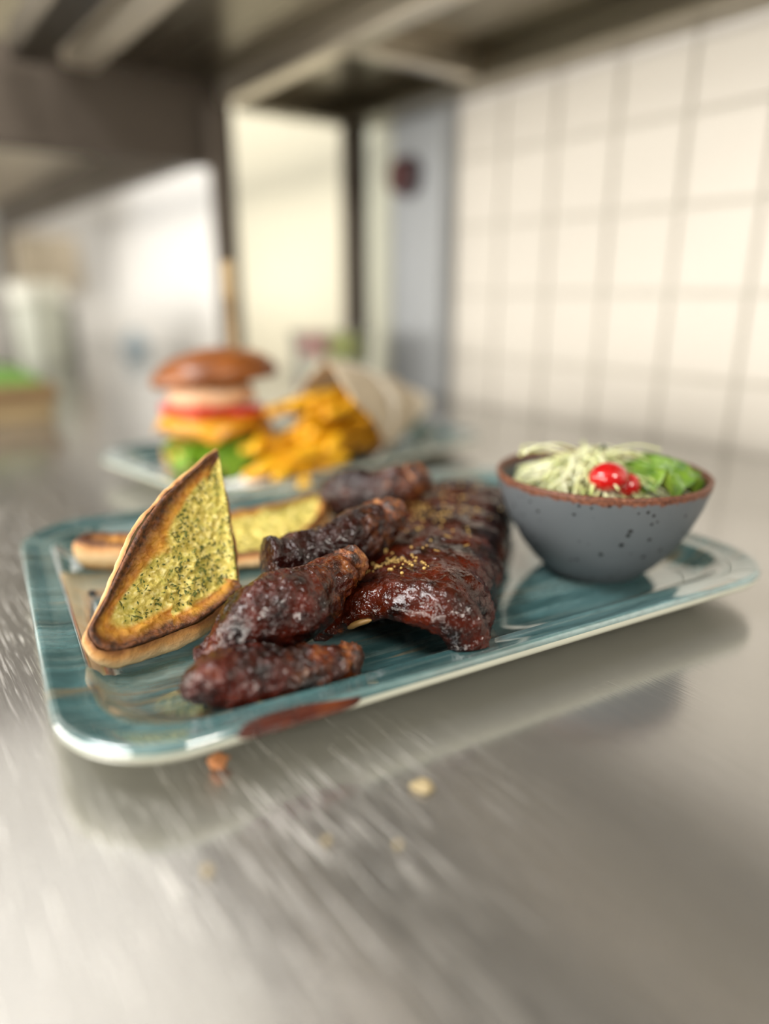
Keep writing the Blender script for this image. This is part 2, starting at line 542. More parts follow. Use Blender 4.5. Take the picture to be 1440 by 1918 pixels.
def platter(name, loc, rz, label, a=.1792, b=.1365):
    r, bow = .041, .0022
    top = [(.0000, .0185), (.0006, .0202), (.0018, .0209), (.0034, .0206), (.008, .0193), (.0135, .0182), (.0150, .0184), (.0163, .0181), (.0180, .0168), (.0215, .0135), (.026, .0108), (.031, .0095), (.038, .0089), (.05, .0087), (.07, .0086), (.085, .0086), (.10, .0086)]
    bot = [(.0003, .0165), (.0012, .0148), (.005, .0128), (.012, .0102), (.024, .0055), (.031, .002), (.034, 0), (.038, 0), (.041, .0022), (.06, .0026), (.08, .0026), (.10, .0026)]
    V, F, mi = [], [], []
    rings = [(d, z, 0) for d, z in top]
    def ring(d, z):
        k = max(.12, 1 - d / b)
        P = ring_points(a - d, b - d, max(.012, r - d * .55) if d < .06 else .012, bow)
        return [(p[0], p[1], z) for p in P]
    R = [ring(d, z) for d, z in top] + [ring(d, z) for d, z in bot]
    n = len(R[0])
    nt = len(top)
    for q in R:
        V += q
    def band(i, j, m):
        for k in range(n):
            k2 = (k + 1) % n
            F.append((i * n + k, i * n + k2, j * n + k2, j * n + k))
            mi.append(m)
    for i in range(nt - 1):
        band(i, i + 1, 0)
    band(nt, 0, 1)
    for i in range(nt, len(R) - 1):
        band(i + 1, i, 1)
    F.append(tuple((nt - 1) * n + k for k in range(n)))
    mi.append(0)
    F.append(tuple((len(R) - 1) * n + k for k in range(n)))
    mi.append(1)
    me = mesh(name, V, F)
    me.materials.append(M_GLAZE)
    me.materials.append(M_UNDER)
    me.polygons.foreach_set('material_index', mi)
    fix(me)
    o = bpy.data.objects.new(name, me)
    COL.objects.link(o)
    o.location = loc
    o.rotation_euler = (0, 0, rz)
    return tag(o, label, 'platter', 'teal glazed rectangular platters')

platter('rectangular_platter', (-.3115, .2243, 0), math.radians(82.37), 'teal glazed rectangular platter in front under ribs, wings and bowl')
platter('rectangular_platter', (-.590, .340, 0), math.radians(99), 'teal glazed rectangular platter behind, under the burger and fries', .168, .106)
ZP = .0087
_PT = np.array([(0, .0205), (.0034, .0206), (.0135, .0184), (.0163, .0181), (.018, .0168), (.0215, .0135), (.026, .0108), (.031, .0095), (.038, .0089), (.05, .0087), (.2, .0087)])
def platter_z(P):
    """height of the front platter's surface under points P"""
    d = P[:, :2] - np.array([-.3115, .2243])
    an = math.radians(82.37)
    lx = np.abs(d @ np.array([math.cos(an), math.sin(an)]))
    ly = np.abs(d @ np.array([-math.sin(an), math.cos(an)]))
    return np.interp(np.minimum(.1795 - lx, .1367 - ly), _PT[:, 0], _PT[:, 1])

# ------------------------------------------------------------------ rack of ribs
def ribs():
    root = thing('rib_rack', (-.27, .23, ZP), 'dark glazed rack of barbecue ribs sprinkled with yellow seeds', 'ribs')
    dL, dW = np.array([-.656, .754]), np.array([.754, .656])
    F0 = np.array([-.2465, .1430])
    outer = np.array([(-.001, .012), (-.001, .018), (.008, .0275), (.022, .037), (.036, .0428), (.050, .0438), (.062, .0428), (.0705, .0385), (.0745, .028), (.0745, .015), (.071, .0095)])
    inner = np.array([(.003, .0105), (.008, .0135), (.016, .0185), (.026, .0235), (.036, .0262), (.046, .0262), (.054, .024), (.0595, .0195), (.0615, .0145), (.063, .0105), (.066, .0092)])
    ns, nl = 96, 190
    s = np.linspace(0, 1, ns)
    O, I = catmull(outer, s), catmull(inner, s)
    V = []
    ls = np.linspace(0, 1, nl)
    Lm = .186
    nc = 7
    U = np.concatenate([np.stack([O, np.zeros((ns, 2))], 1)[:, 0], I[::-1]])
    nu = len(U)
    for q in ls:
        w, z = U[:, 0].copy(), U[:, 1].copy()
        outer_m = np.concatenate([np.ones(ns), np.zeros(ns)])
        # ribs ripple across the rack, more on the free right end; far end sags and narrows
        ph = q * 8.3
        rip = .5 + .5 * np.cos(2 * np.pi * ph)
        top = outer_m * np.clip((z - .02) / .02, 0, 1)
        z = z - top * .0011 * (1 - rip) - top * .006 * max(0, 1 - q / .045) ** 2
        edge = outer_m * np.clip((w - .058) / .012, 0, 1)
        w = w + edge * (.0034 * rip - .001)
        w = .036 + (w - .036) * (1 + .05 * q ** 2)
        z = ZP + .0008 + (z - .0095) * (1 + .04 * q ** 3)
        end = max(0, (q - .93) / .07)
        z = ZP + .0008 + (z - ZP - .0008) * (1 - .55 * end ** 2)
        l = q * Lm + .004 * np.sin(w * 90) - .006 * np.clip((w - .05) / .02, 0, 1) * (1 - q)
        P = F0[None] + dL[None] * l[:, None] + dW[None] * w[:, None]
        V += [(p[0], p[1], zz) for p, zz in zip(P, z)]
    V = np.array(V)
    F = []
    for k in range(nl - 1):
        for j in range(nu):
            j2 = (j + 1) % nu
            F.append((k * nu + j, k * nu + j2, (k + 1) * nu + j2, (k + 1) * nu + j))
    # end faces, bulging a little
    V = V.tolist()
    for base, sign in ((0, -1), ((nl - 1) * nu, 1)):
        A = [base + j for j in range(ns)]
        B = [base + nu - 1 - j for j in range(ns)]
        prev = A
        for c in range(1, nc + 1):
            if c == nc:
                cur = B
            else:
                cur = []
                for j in range(ns):
                    f = c / nc
                    p = np.array(V[A[j]]) * (1 - f) + np.array(V[B[j]]) * f
                    bul = .0035 * math.sin(math.pi * f) * min(1, 6 * min(j, ns - 1 - j) / ns + .2)
                    p[:2] += sign * dL * bul
                    V.append(p.tolist())
                    cur.append(len(V) - 1)
            for j in range(ns - 1):
                F.append((prev[j], prev[j + 1], cur[j + 1], cur[j]))
            prev = cur
    me = fix(mesh('meat', V, F))
    P = np.array([v.co[:] for v in me.vertices])
    N = np.array([v.normal[:] for v in me.vertices])
    d = .0013 * fbm(P, 90, 4, 3) + .0007 * fbm(P * np.array([1, 1, 1]), 420, 2, 8)
    P2 = P + N * d[:, None]
    P2[:, 2] = np.maximum(P2[:, 2], platter_z(P2) + .0003)
    me.vertices.foreach_set('co', P2.ravel())
    me.update()
    wv = (P[:, :2] - F0) @ dW
    lv = (P[:, :2] - F0) @ dL
    attr(me, 't', np.clip((wv - .045) / .04, 0, 1) * .8 + .15 * np.clip((lv - .05) / .1, 0, 1))
    link('meat', me, meat('rib_glaze', .82, (.007, .0013, .0007), (.066, .0075, .0015), .55, 340), root)
    bone = simple('bone', (.26, .15, .045), .4, var=.3, scale=200, bump=.0005)
    for k, (l, w, z, ln, r) in enumerate(((-.0005, .0215, .0232, .0055, .0016), (.018, .0735, .0135, .010, .003), (.040, .0735, .0135, .009, .003))):
        c = np.array([*(F0 + dL * l + dW * w), z])
        d = np.array([*(dW if k == 0 else dW), .0])
        if k == 0:
            pts = [c - d * ln + np.array([0, 0, -.003]), c, c + d * ln + np.array([0, 0, .002])]
        else:
            pts = [c - d * .004 + np.array([0, 0, .004]), c + d * .0005, c + d * .0015 - np.array([0, 0, .0035])]
        link('bone', tube_mesh('bone', pts, [r, r, r], [r, r * .9, r * .8], 16, 14, .0003, 500, k), bone if k == 0 else M_BONE_D, root)
    # yellow seeds lying in the glaze
    bm = bmesh.new()
    bmesh.ops.create_icosphere(bm, subdivisions=2, radius=.001)
    sm = bpy.data.meshes.new('mustard_seed')
    bm.to_mesh(sm)
    bm.free()
    sm.polygons.foreach_set('use_smooth', [True] * len(sm.polygons))
    sm.materials.append(simple('seed', (.46, .30, .085), .4, var=.3, scale=300))
    fl = bpy.data.meshes.new('seed_husk')
    sm2 = box_mesh('seed_husk', (-.0018, -.0003, -.00025), (.0018, .0003, .00025), .0001, 1)
    sm2.materials.append(bpy.data.materials['seed'])
    outn = np.array([i for i in range(len(P2)) if N[i, 2] > .55 and P2[i, 2] > .028])
    lo, wo = lv[outn], wv[outn]
    spots = []
    for k in range(170):
        q = random.random()
        if q < .25:
            l, w = random.gauss(.028, .006), random.gauss(.034, .009)
        elif q < .8:
            l, w = random.gauss(.105, .024), random.gauss(.036, .015)
        else:
            l, w = random.uniform(.01, .165), random.uniform(.015, .064)
        d2 = (lo - l) ** 2 + (wo - w) ** 2
        j = outn[d2.argmin()]
        if d2.min() > 2e-5 or any(np.linalg.norm(P2[j] - P2[i]) < .0016 for i in spots):
            continue
        spots.append(j)
        husk = k % 4 == 0
        o = bpy.data.objects.new('seed_husk' if husk else 'mustard_seed', sm2 if husk else sm)
        COL.objects.link(o)
        o.parent = root
        sc = random.uniform(.4, .95) if not husk else random.uniform(.7, 1.1)
        o.location = Vector(P2[j]) + Vector(N[j]) * .0004 - root.location
        o.scale = (sc, sc * random.uniform(.8, 1), sc * .85)
        o.rotation_euler = (random.uniform(-.4, .4), random.uniform(-.4, .4), random.uniform(0, 3.1))
M_BONE_D = simple('charred_bone', (.16, .055, .018), .45, var=.4, scale=200, bump=.0006)
ribs()

# ------------------------------------------------------------------ chicken wings
def wing(pts, rw, rh, label, seed, amp=.0021, crisp=.72, floor=platter_z, power=2.6, knob=None, rings=130, seg=90, bumps=(), **kw):
    pts = np.array(pts, float)
    root = thing('chicken_wing', (float(pts[:, 0].mean()), float(pts[:, 1].mean()), float(pts[:, 2].min() - max(rh))), label, 'chicken wing', 'glazed chicken wings')
    me = tube_mesh('glazed_meat', pts, rw, rh, rings, seg, amp, 62, seed, 4, floor, power, bumps=bumps)
    link('glazed_meat', me, meat('wing_glaze_%s' % ('abcd'[seed % 4]), crisp, **kw), root)
    if knob:
        c, r, d = knob
        c, d = np.array(c), np.array(d)
        k = tube_mesh('bone_end', [c - d, c - d * .2, c + d], [r, r * 1.1, r], [r * .9, r, r * .85], 40, 32, r * .22, 260, seed + 5, 3)
        link('bone_end', k, M_KNOB, root)
    return root
def knob_mat():
    t = NT('crisp_skin', .42, Coat_Weight=.2)
    n = t.noise(170, 4)
    t.color(t.ramp(n, [(.34, (.010, .006, .005)), (.47, (.055, .015, .005)), (.58, (.20, .055, .012)), (.72, (.42, .19, .05))]))
    t.bump(t.noise(500, 4), .8, .002)
    return t.m
M_KNOB = knob_mat()
wing([(-.2310, .0765, .0195), (-.2243, .0900, .0210), (-.2183, .1080, .0215), (-.2133, .1250, .0210), (-.2098, .1420, .0210)],
     [.0105, .0135, .0130, .0105, .0085], [.0085, .0110, .0108, .0095, .0078],
     'flat glazed chicken wing lying along the front rim of the platter', 0, crisp=.74, bumps=((.22, 60, .12, .6, .003), (.30, 130, .2, .5, .0025), (.60, 70, .08, 1.2, -.0025), (.05, 20, .08, .8, .002), (.75, 10, .1, .8, .0015)),
     knob=((-.2102, .1390, .0210), .0066, (.0012, .0048, 0)))
wing([(-.2490, .0905, .0200), (-.2440, .0995, .0230), (-.2415, .1160, .0290), (-.2430, .1340, .0345), (-.2460, .1525, .0395), (-.2487, .1695, .0440)],
     [.0080, .0125, .0165, .0165, .0135, .0100], [.0080, .0120, .0150, .0150, .0125, .0095],
     'plump glazed drumstick wing tilted up between the toast and ribs', 1, crisp=.80, bumps=((.45, 80, .2, .9, .0035), (.10, 40, .07, 1.5, -.0018), (.02, 20, .07, 1.5, .003), (.68, 130, .12, .6, -.002), (.55, 10, .1, .6, .002)),
     knob=((-.2478, .1645, .0440), .0080, (-.0010, .0060, .0014)))
wing([(-.2830, .1385, .0375), (-.2810, .1500, .0370), (-.2790, .1680, .0380), (-.2770, .1900, .0450), (-.2750, .2120, .0500)],
     [.0150, .0145, .0130, .0120, .0105], [.0170, .0150, .0130, .0130, .0120],
     'dark glazed wing resting across the left side of the ribs', 2, crisp=.86, power=5, bumps=((.04, 60, .08, 1.2, .003), (.22, 80, .08, 1.3, -.003), (.55, 40, .2, .8, .003), (.75, -50, .15, .8, .004), (.45, 110, .1, .5, .002)),
     knob=((-.2745, .2060, .0510), .0095, (-.0005, .0075, .0016)), dark=(.007, .0017, .0014), red=(.030, .0042, .0026))
wing([(-.3840, .2330, .0280), (-.3690, .2410, .0330), (-.3520, .2520, .0380), (-.3360, .2600, .0420), (-.3210, .2680, .0460)],
     [.0120, .0150, .0150, .0130, .0105], [.0140, .0160, .0160, .0150, .0125],
     'dark glazed wing farthest back on the left, near the fries', 3, crisp=.82, bumps=((.3, 70, .12, .8, .004), (.55, 90, .08, 1.0, -.003), (.8, 60, .1, .9, .003), (.1, 20, .1, .8, .002)),
     knob=((-.3240, .2660, .0520), .0100, (.0030, .0040, .0040)), dark=(.009, .0024, .002), red=(.035, .006, .004))

# ------------------------------------------------------------------ garlic toasts
def toast_mats():
    t = NT('toasted_crumb', .62)
    e = t.attr('edge')
    n1, n2, n3 = t.noise(60, 4), t.noise(420, 3), t.noise(160, 3)
    ee = t.math('ADD', e, t.math('MULTIPLY', t.math('SUBTRACT', n1, .5), .35))
    crumb = t.ramp(n2, [(.3, (.34, .27, .040)), (.5, (.60, .48, .100)), (.7, (.78, .68, .29))])
    crumb = t.mix(t.ramp(n3, [(.48, 0), (.66, .45)]), crumb, (.29, .30, .035))
    gold = t.ramp(n3, [(.3, (.34, .11, .012)), (.7, (.66, .33, .035))])
    burnt = t.ramp(n2, [(.35, (.035, .012, .004)), (.65, (.16, .05, .012))])
    col = t.mix(t.ramp(ee, [(.40, 0), (.55, 1)]), crumb, gold)
    col = t.mix(t.ramp(ee, [(.62, 0), (.84, 1)]), col, burnt)
    t.color(col)
    t.bump(t.math('ADD', n2, n3), .7, .0015)
    c = NT('bread_crust', .6)
    h = c.attr('side')
    m1, m2 = c.noise(90, 4), c.noise(500, 3)
    hh = c.math('ADD', h, c.math('MULTIPLY', c.math('SUBTRACT', m1, .5), .5))
    c.color(c.ramp(hh, [(.02, (.22, .08, .02)), (.16, (.50, .24, .07)), (.45, (.60, .43, .23)), (.75, (.56, .38, .18)), (.95, (.42, .20, .05))]))
    c.bump(c.math('ADD', m1, m2), .5, .0012)
    return t.m, c.m
M_CRUMB, M_CRUST = toast_mats()
def herb_mat():
    t = NT('dried_herb', .7)
    t.color(t.ramp(t.noise(300, 2), [(.35, (.035, .05, .008)), (.65, (.12, .16, .025))]))
    return t.m
M_HERB = herb_mat()

def toast(label, outline, n, D, seed, burn, herbs, rim_h=.002, loc=None):
    """slice of bread: cut face inside the outline, crust sides running along D(point)"""
    O = np.array(outline, float)
    n = np.array(n, float)
    n /= np.linalg.norm(n)
    m = 240
    closed = np.vstack([O, O[:1]])
    seg = np.linalg.norm(np.diff(closed, axis=0), axis=1)
    cum = np.concatenate([[0], np.cumsum(seg)])
    x = np.linspace(0, cum[-1], m, endpoint=False)
    B = np.stack([np.interp(x, cum, closed[:, k]) for k in range(3)], 1)
    for _ in range(3):
        B = .5 * B + .25 * (np.roll(B, 1, 0) + np.roll(B, -1, 0))
    B = B + (fbm(B, 130, 3, seed) * .0007)[:, None] * n[None]
    c = B.mean(0)
    root = thing('garlic_toast', (float(c[0]), float(c[1]), ZP), label, 'toast', 'garlic toasts')
    nr = 62
    V, E = [], []
    bw = np.array([burn(p) for p in B])
    for k in range(nr):
        s = 1 - k / nr
        P = c + (B - c) * s
        d = np.linalg.norm(B - P, axis=1)
        # distance from rim in metres -> edge value
        ev = np.clip(1 - d / np.maximum(.025 * bw + .004, .0015), 0, 1)
        E += list(ev * np.clip(.6 + bw * .9, .62, 1))
        sink = .0028 * np.clip(d / .010, 0, 1)
        rough = np.clip(d / .008, 0, 1)
        q = P - n[None] * sink[:, None] + n[None] * (rough * (.0017 * fbm(P, 360, 3, seed + 2) + .0013 * fbm(P, 110, 2, seed + 4)))[:, None] + n[None] * (rim_h * np.exp(-((d - .0015) / .0018) ** 2) - (rim_h if k == 0 else 0) * .5)[:, None]
        V.append(q)
    V = np.concatenate(V)
    nv = len(V)
    V = np.vstack([V, V[-m:].mean(0)[None]])
    E = np.array(E + [0])
    F = []
    for k in range(nr - 1):
        for j in range(m):
            j2 = (j + 1) % m
            F.append((k * m + j, k * m + j2, (k + 1) * m + j2, (k + 1) * m + j))
    for j in range(m):
        F.append(((nr - 1) * m + j, (nr - 1) * m + (j + 1) % m, nv))
    face = fix(mesh('buttered_face', V, F))
    nf = np.array(face.polygons[len(face.polygons) // 3].normal)
    if nf @ n < 0:
        face.flip_normals()
    attr(face, 'edge', E)
    link('buttered_face', face, M_CRUMB, root)
    # crust
    out = B - c
    out = out - (out @ n)[:, None] * n[None]
    out /= np.linalg.norm(out, axis=1)[:, None] + 1e-9
    DD = np.array([D(p) for p in B])
    V2, S = [], []
    rows = 22
    for k in range(rows):
        f = k / (rows - 1)
        bulge = .0030 * math.sin(math.pi * min(1, f * .95 + .05)) - .0035 * f ** 3
        P = V[:m] + DD * f + out * bulge
        P = P + out * (.0008 * fbm(P, 120, 3, seed + 9))[:, None]
        P[:, 2] = np.maximum(P[:, 2], platter_z(P) + .0003)
        V2.append(P)
        S += [f] * m
    last = V2[-1]
    cc = last.mean(0)
    for s in (.9, .7, .4):
        P = cc + (last - cc) * s
        P[:, 2] = np.maximum(P[:, 2], platter_z(P) + .0003)
        V2.append(P)
        S += [1] * m
    V2 = np.concatenate(V2)
    k2 = len(V2)
    V2 = np.vstack([V2, np.array([cc[0], cc[1], max(cc[2], ZP + .0003)])[None]])
    S.append(1)
    F = []
    tot = rows + 3
    for k in range(tot - 1):
        for j in range(m):
            j2 = (j + 1) % m
            F.append((k * m + j, (k + 1) * m + j, (k + 1) * m + j2, k * m + j2))
    for j in range(m):
        F.append(((tot - 1) * m + j, k2, (tot - 1) * m + (j + 1) % m))
    cr = fix(mesh('crust', V2, F))
    attr(cr, 'side', S)
    link('crust', cr, M_CRUST, root)
    # herb flakes: too many and too small to pick apart
    inner = np.where((E < .40))[0]
    wt = 1.02 - (inner // m) / nr
    rr = np.random.default_rng(seed)
    HV, HF = [], []
    a1 = np.cross(n, [0, 0, 1.0])
    a1 /= np.linalg.norm(a1)
    a2 = np.cross(n, a1)
    dens = fbm(V, 55, 2, seed + 20)
    for i in rr.choice(inner, min(len(inner), herbs * 3), replace=False, p=wt / wt.sum()):
        if len(HF) >= herbs * 5:
            break
        if rr.random() > .55 + .55 * dens[i]:
            continue
        th = rr.uniform(0, math.pi)
        L, W = rr.uniform(.0004, .0015), rr.uniform(.00018, .0005)
        u = a1 * math.cos(th) + a2 * math.sin(th)
        w = np.cross(n, u)
        p = V[i] + n * .0004
        up = n * rr.uniform(0, .0005)
        b = len(HV)
        HV += [p - u * L - w * W * .3, p - w * W + up, p + u * L, p + w * W + up, p + n * .0002 + up * 1.4]
        HF += [(b, b + 1, b + 4), (b + 1, b + 2, b + 4), (b + 2, b + 3, b + 4), (b + 3, b, b + 4), (b, b + 3, b + 2, b + 1)]
    h = link('herb_flakes', mesh('herb_flakes', HV, HF, False), M_HERB, root)
    tag(h, kind='stuff')
    return root

T1 = [[-.3236, .1374, .0854], [-.3168, .1356, .0757], [-.3066, .133, .061], [-.299, .1312, .05], [-.29, .128, .0373], [-.2853, .1264, .0306], [-.2839, .1288, .0279], [-.28, .117, .0249], [-.2754, .1021, .0217], [-.2725, .0867, .0212], [-.2702, .0725, .0212], [-.2692, .0648, .0217], [-.2703, .0592, .0246], [-.2728, .0569, .029], [-.2746, .0568, .0318], [-.2801, .0645, .038], [-.2897, .0762, .0496], [-.2994, .0884, .0611], [-.3076, .1017, .0702], [-.3151, .1178, .0774], [-.3207, .1299, .0829]]
def D1(p):
    f = min(1, max(0, (p[2] - .022) / .06))
    g = min(1, max(0, (p[2] - .022) / .02))
    down = np.array([-.0045, .001, -.0125]) * (1 - g) + np.array([-.0095, -.0005, -.0075]) * g
    return down * (1 - .55 * f)
def burn1(p):
    # burnt broad along the left edge and the lower corner, thin along the cut right edge
    left = p[1] < .0568 + (p[2] - .0318) * 1.5 + .004 and p[2] > .024
    if left:
        return 1.0
    if p[2] < .031:
        return .85 if p[1] < .09 else .42
    return -.15
toast('large toasted garlic bread triangle propped upright at the left of the platter', T1, (.825, .136, .549), D1, 11, burn1, 420)
T2 = [[-.4077, .0838, .0263], [-.4081, .0903, .0271], [-.4029, .1006, .0267], [-.3951, .1133, .026], [-.3924, .1376, .0277], [-.389, .1702, .0301], [-.3837, .2004, .0317], [-.3822, .2359, .0349], [-.362, .2211, .0281], [-.3486, .1988, .0223], [-.3435, .1712, .0182], [-.3493, .1542, .018], [-.3652, .1265, .0194], [-.3873, .1045, .023], [-.402, .0857, .025]]
def D2(p):
    return np.array([.0015, -.0005, -(p[2] - ZP - .0005)])
toast('flat garlic toast lying behind the upright bread triangle', T2, (.254, -.097, .962), D2, 31, lambda p: 2.5 if p[1] < .125 else .3, 420)

# ------------------------------------------------------------------ bowl with salad
BC = (-.235, .323)
def bowl_mat():
    t = NT('grey_stoneware', .45, IOR=1.4)
    z = t.pos(2)
    n = t.noise(330, 3)
    base = t.mix(t.noise(30, 4), (.080, .092, .102), (.106, .117, .127))
    v = t.n('ShaderNodeTexVoronoi')
    v.inputs['Scale'].default_value = 260
    t.l(t.coord(), v.inputs['Vector'])
    sep = t.n('ShaderNodeSeparateColor')
    t.l(v.outputs['Color'], sep.inputs[0])
    sp = t.math('MULTIPLY', t.math('LESS_THAN', v.outputs['Distance'], t.math('MULTIPLY', sep.outputs[1], .34)), t.math('GREATER_THAN', sep.outputs[0], .66))
    base = t.mix(sp, base, (.008, .008, .008))
    rim = t.math('ADD', z, t.math('MULTIPLY', t.math('SUBTRACT', n, .5), .0055))
    rimf = t.ramp(t.math('MULTIPLY', t.math('SUBTRACT', rim, .0515), 500, True), [(.2, 0), (.8, 1)])
    col = t.mix(rimf, base, t.ramp(t.noise(600, 3), [(.3, (.045, .016, .009)), (.6, (.15, .052, .026)), (.8, (.30, .15, .09))]))
    t.color(col)
    t.bump(n, .12, .0006)
    return t.m
bw = lathe_mesh('salad_bowl', [(.0005, .002), (.020, .002), (.0225, 0), (.0265, 0), (.0285, .0025), (.0345, .0080), (.0420, .0175), (.0485, .0290), (.0535, .0410), (.0565, .0515), (.0572, .0552), (.0570, .0562), (.0560, .0568), (.0548, .0563), (.0542, .0545), (.0530, .0490), (.0495, .0380), (.0440, .0260), (.0360, .0150), (.0260, .0075), (.0120, .0050), (.0005, .0046)], 160)
bowl = link('salad_bowl', bw, bowl_mat())
bowl.location = (*BC, ZP + .0002)
tag(bowl, 'grey speckled stoneware bowl with brown rim holding salad', 'bowl')

def strands(name, count, c, spread, z0, z1, seed, L=(.018, .045), r=.0006):
    rr = np.random.default_rng(seed)
    V, F = [], []
    for k in range(count):
        a = rr.uniform(0, 2 * math.pi)
        q = math.sqrt(rr.random()) * spread
        dome = 1 - (q / spread) ** 2
        p0 = np.array([c[0] + q * math.cos(a), c[1] + q * math.sin(a), z0 + (z1 - z0) * dome * rr.uniform(.75, 1.02)])
        th = rr.uniform(0, 2 * math.pi)
        ln = rr.uniform(*L)
        curv = rr.uniform(-38, 38)
        n = 14
        pts = []
        p = p0.copy()
        slope = rr.uniform(-.1, .45)
        for i in range(n):
            pts.append(p.copy())
            th += curv * ln / n
            p = p + np.array([math.cos(th), math.sin(th), slope]) * ln / n
            slope -= rr.uniform(.02, .12)
            rad = math.hypot(p[0] - BC[0], p[1] - BC[1])
            lim = .046 if p[2] > .05 else .042
            if rad > lim:
                p[0] = BC[0] + (p[0] - BC[0]) * lim / rad
                p[1] = BC[1] + (p[1] - BC[1]) * lim / rad
            p[2] = max(p[2], z0)
        pts = np.array(pts)
        T = np.gradient(pts, axis=0)
        T /= np.linalg.norm(T, axis=1)[:, None] + 1e-9
        S = np.cross(T, [0, 0, 1.0])
        S /= np.linalg.norm(S, axis=1)[:, None] + 1e-9
        U = np.cross(S, T)
        b = len(V)
        w, h = r * rr.uniform(.9, 2.2), r * rr.uniform(.5, .9)
        for i in range(n):
            for aa in range(6):
                an = aa * math.pi / 3
                V.append(pts[i] + S[i] * w * math.cos(an) + U[i] * h * math.sin(an))
        for i in range(n - 1):
            for aa in range(6):
                a2 = (aa + 1) % 6
                F.append((b + i * 6 + aa, b + i * 6 + a2, b + (i + 1) * 6 + a2, b + (i + 1) * 6 + aa))
        F.append(tuple(b + aa for aa in range(6)))
        F.append(tuple(b + (n - 1) * 6 + aa for aa in range(5, -1, -1)))
    return mesh(name, V, F)
def cabbage_mat():
    t = NT('cabbage', .28, Subsurface_Weight=.15, Transmission_Weight=.0)
    t.color(t.ramp(t.noise(70, 3), [(.30, (.32, .40, .08)), (.47, (.64, .65, .31)), (.64, (.82, .80, .56))]))
    return t.m
SX, SY = -.2390, .3175
own('shredded_cabbage', strands('shredded_cabbage', 540, (SX, SY), .031, .045, .077, 5, (.020, .045), .00058), cabbage_mat(), 'pale green shredded cabbage heaped in the grey bowl', 'cabbage', kind='stuff')

def ball(name, c, r, sq, seed, dent=.0):
    bm = bmesh.new()
    bmesh.ops.create_uvsphere(bm, u_segments=32, v_segments=20, radius=1)
    me = bpy.data.meshes.new(name)
    bm.to_mesh(me)
    bm.free()
    V = np.array([v.co[:] for v in me.vertices])
    q = 1 + .05 * fbm(V, 1.2, 2, seed)
    V = V * q[:, None] * np.array(sq) * r
    me.vertices.foreach_set('co', (V + np.array(c)).ravel())
    me.polygons.foreach_set('use_smooth', [True] * len(me.polygons))
    me.update()
    return me
red = NT('tomato_skin', .08, col=(.40, .004, .006), Coat_Weight=.6, Coat_Roughness=.03)
red.color(red.mix(red.noise(60, 2), (.34, .003, .006), (.46, .008, .006)))
scar = simple('stem_scar', (.30, .20, .05), .6)
def tomato(c, r, sq, label, seed, d):
    root = thing('cherry_tomato', (c[0], c[1], c[2] - r * sq[2]), label, 'tomato', 'cherry tomatoes on the salad')
    link('skin', ball('skin', c, r, sq, seed), red.m, root)
    link('stem_scar', ball('stem_scar', (c[0] + d[0] * r * sq[0], c[1] + d[1] * r * sq[1], c[2] + d[2] * r * sq[2]), r * .14, (1, 1, .6), seed), scar, root)
tomato((-.2150, .3015, .0690), .0086, (1.15, 1.22, .86), 'round glossy red cherry tomato on top of the shredded cabbage', 1, (-.5, .5, .7))
tomato((-.2105, .3120, .0640), .0066, (1.0, 1.05, .95), 'red cherry tomato half hidden beneath cabbage strands, beside the lettuce', 2, (-.6, .6, .5))

def lettuce(name, c, axis, length, width, seed, ruf=.004, lift=.35):
    n, m = 40, 40
    ax = np.array([math.cos(axis), math.sin(axis), 0])
    pr = np.array([-ax[1], ax[0], 0])
    V = []
    for i in range(n + 1):
        for j in range(m + 1):
            u, v = i / n, 2 * j / m - 1
            wd = width * math.sin(math.pi * (.12 + .80 * u)) ** .7
            p = np.array(c) + ax * length * (u - .5) + pr * wd * v
            edge = max(abs(v), abs(2 * u - 1)) ** 2
            z = lift * length * math.sin(math.pi * u) * (1 - .55 * v * v) + ruf * edge * math.sin(v * 9 + u * 17 + seed) + ruf * .5 * math.sin(u * 31 + v * 13)
            V.append(p + np.array([0, 0, z]))
    V = np.array(V)
    V[:, 2] += .0015 * fbm(V, 160, 3, seed)
    F = [(i * (m + 1) + j, (i + 1) * (m + 1) + j, (i + 1) * (m + 1) + j + 1, i * (m + 1) + j + 1) for i in range(n) for j in range(m)]
    k = len(V)
    th = .0007
    V = np.vstack([V, V - np.array([0, 0, th])])
    F += [tuple(k + q for q in reversed(f)) for f in F]
    per = [(i * (m + 1)) for i in range(n + 1)] + [n * (m + 1) + j for j in range(1, m + 1)] + [i * (m + 1) + m for i in range(n - 1, -1, -1)] + [j for j in range(m - 1, 0, -1)]
    for a, b in zip(per, per[1:] + per[:1]):
        F.append((a, b, k + b, k + a))
    return fix(mesh(name, V, F))
def leaf_mat(name, a, b):
    t = NT(name, .35, Subsurface_Weight=.1)
    t.color(t.mix(t.ramp(t.noise(110, 4), [(.35, 0), (.65, 1)]), a, b))
    t.bump(t.noise(240, 3), .5, .001)
    return t.m
M_LEAF = leaf_mat('lettuce_green', (.05, .13, .006), (.17, .29, .022))
own('lettuce_leaf', lettuce('lettuce_leaf', (-.2130, .3420, .0590), math.radians(48), .046, .024, 3, .0055, .30), M_LEAF, 'bright green ruffled lettuce leaf at the right of the salad', 'lettuce')
own('herb_sprig', tube_mesh('herb_sprig', [(-.2390, .3250, .0765), (-.2375, .3260, .0777), (-.2358, .3268, .0771)], [.001, .0013, .001], [.001, .0012, .001], 14, 10, .0003, 600, 3), simple('herb_dark', (.02, .04, .012), .6), 'tiny dark green herb bit on top of the cabbage', 'herb')

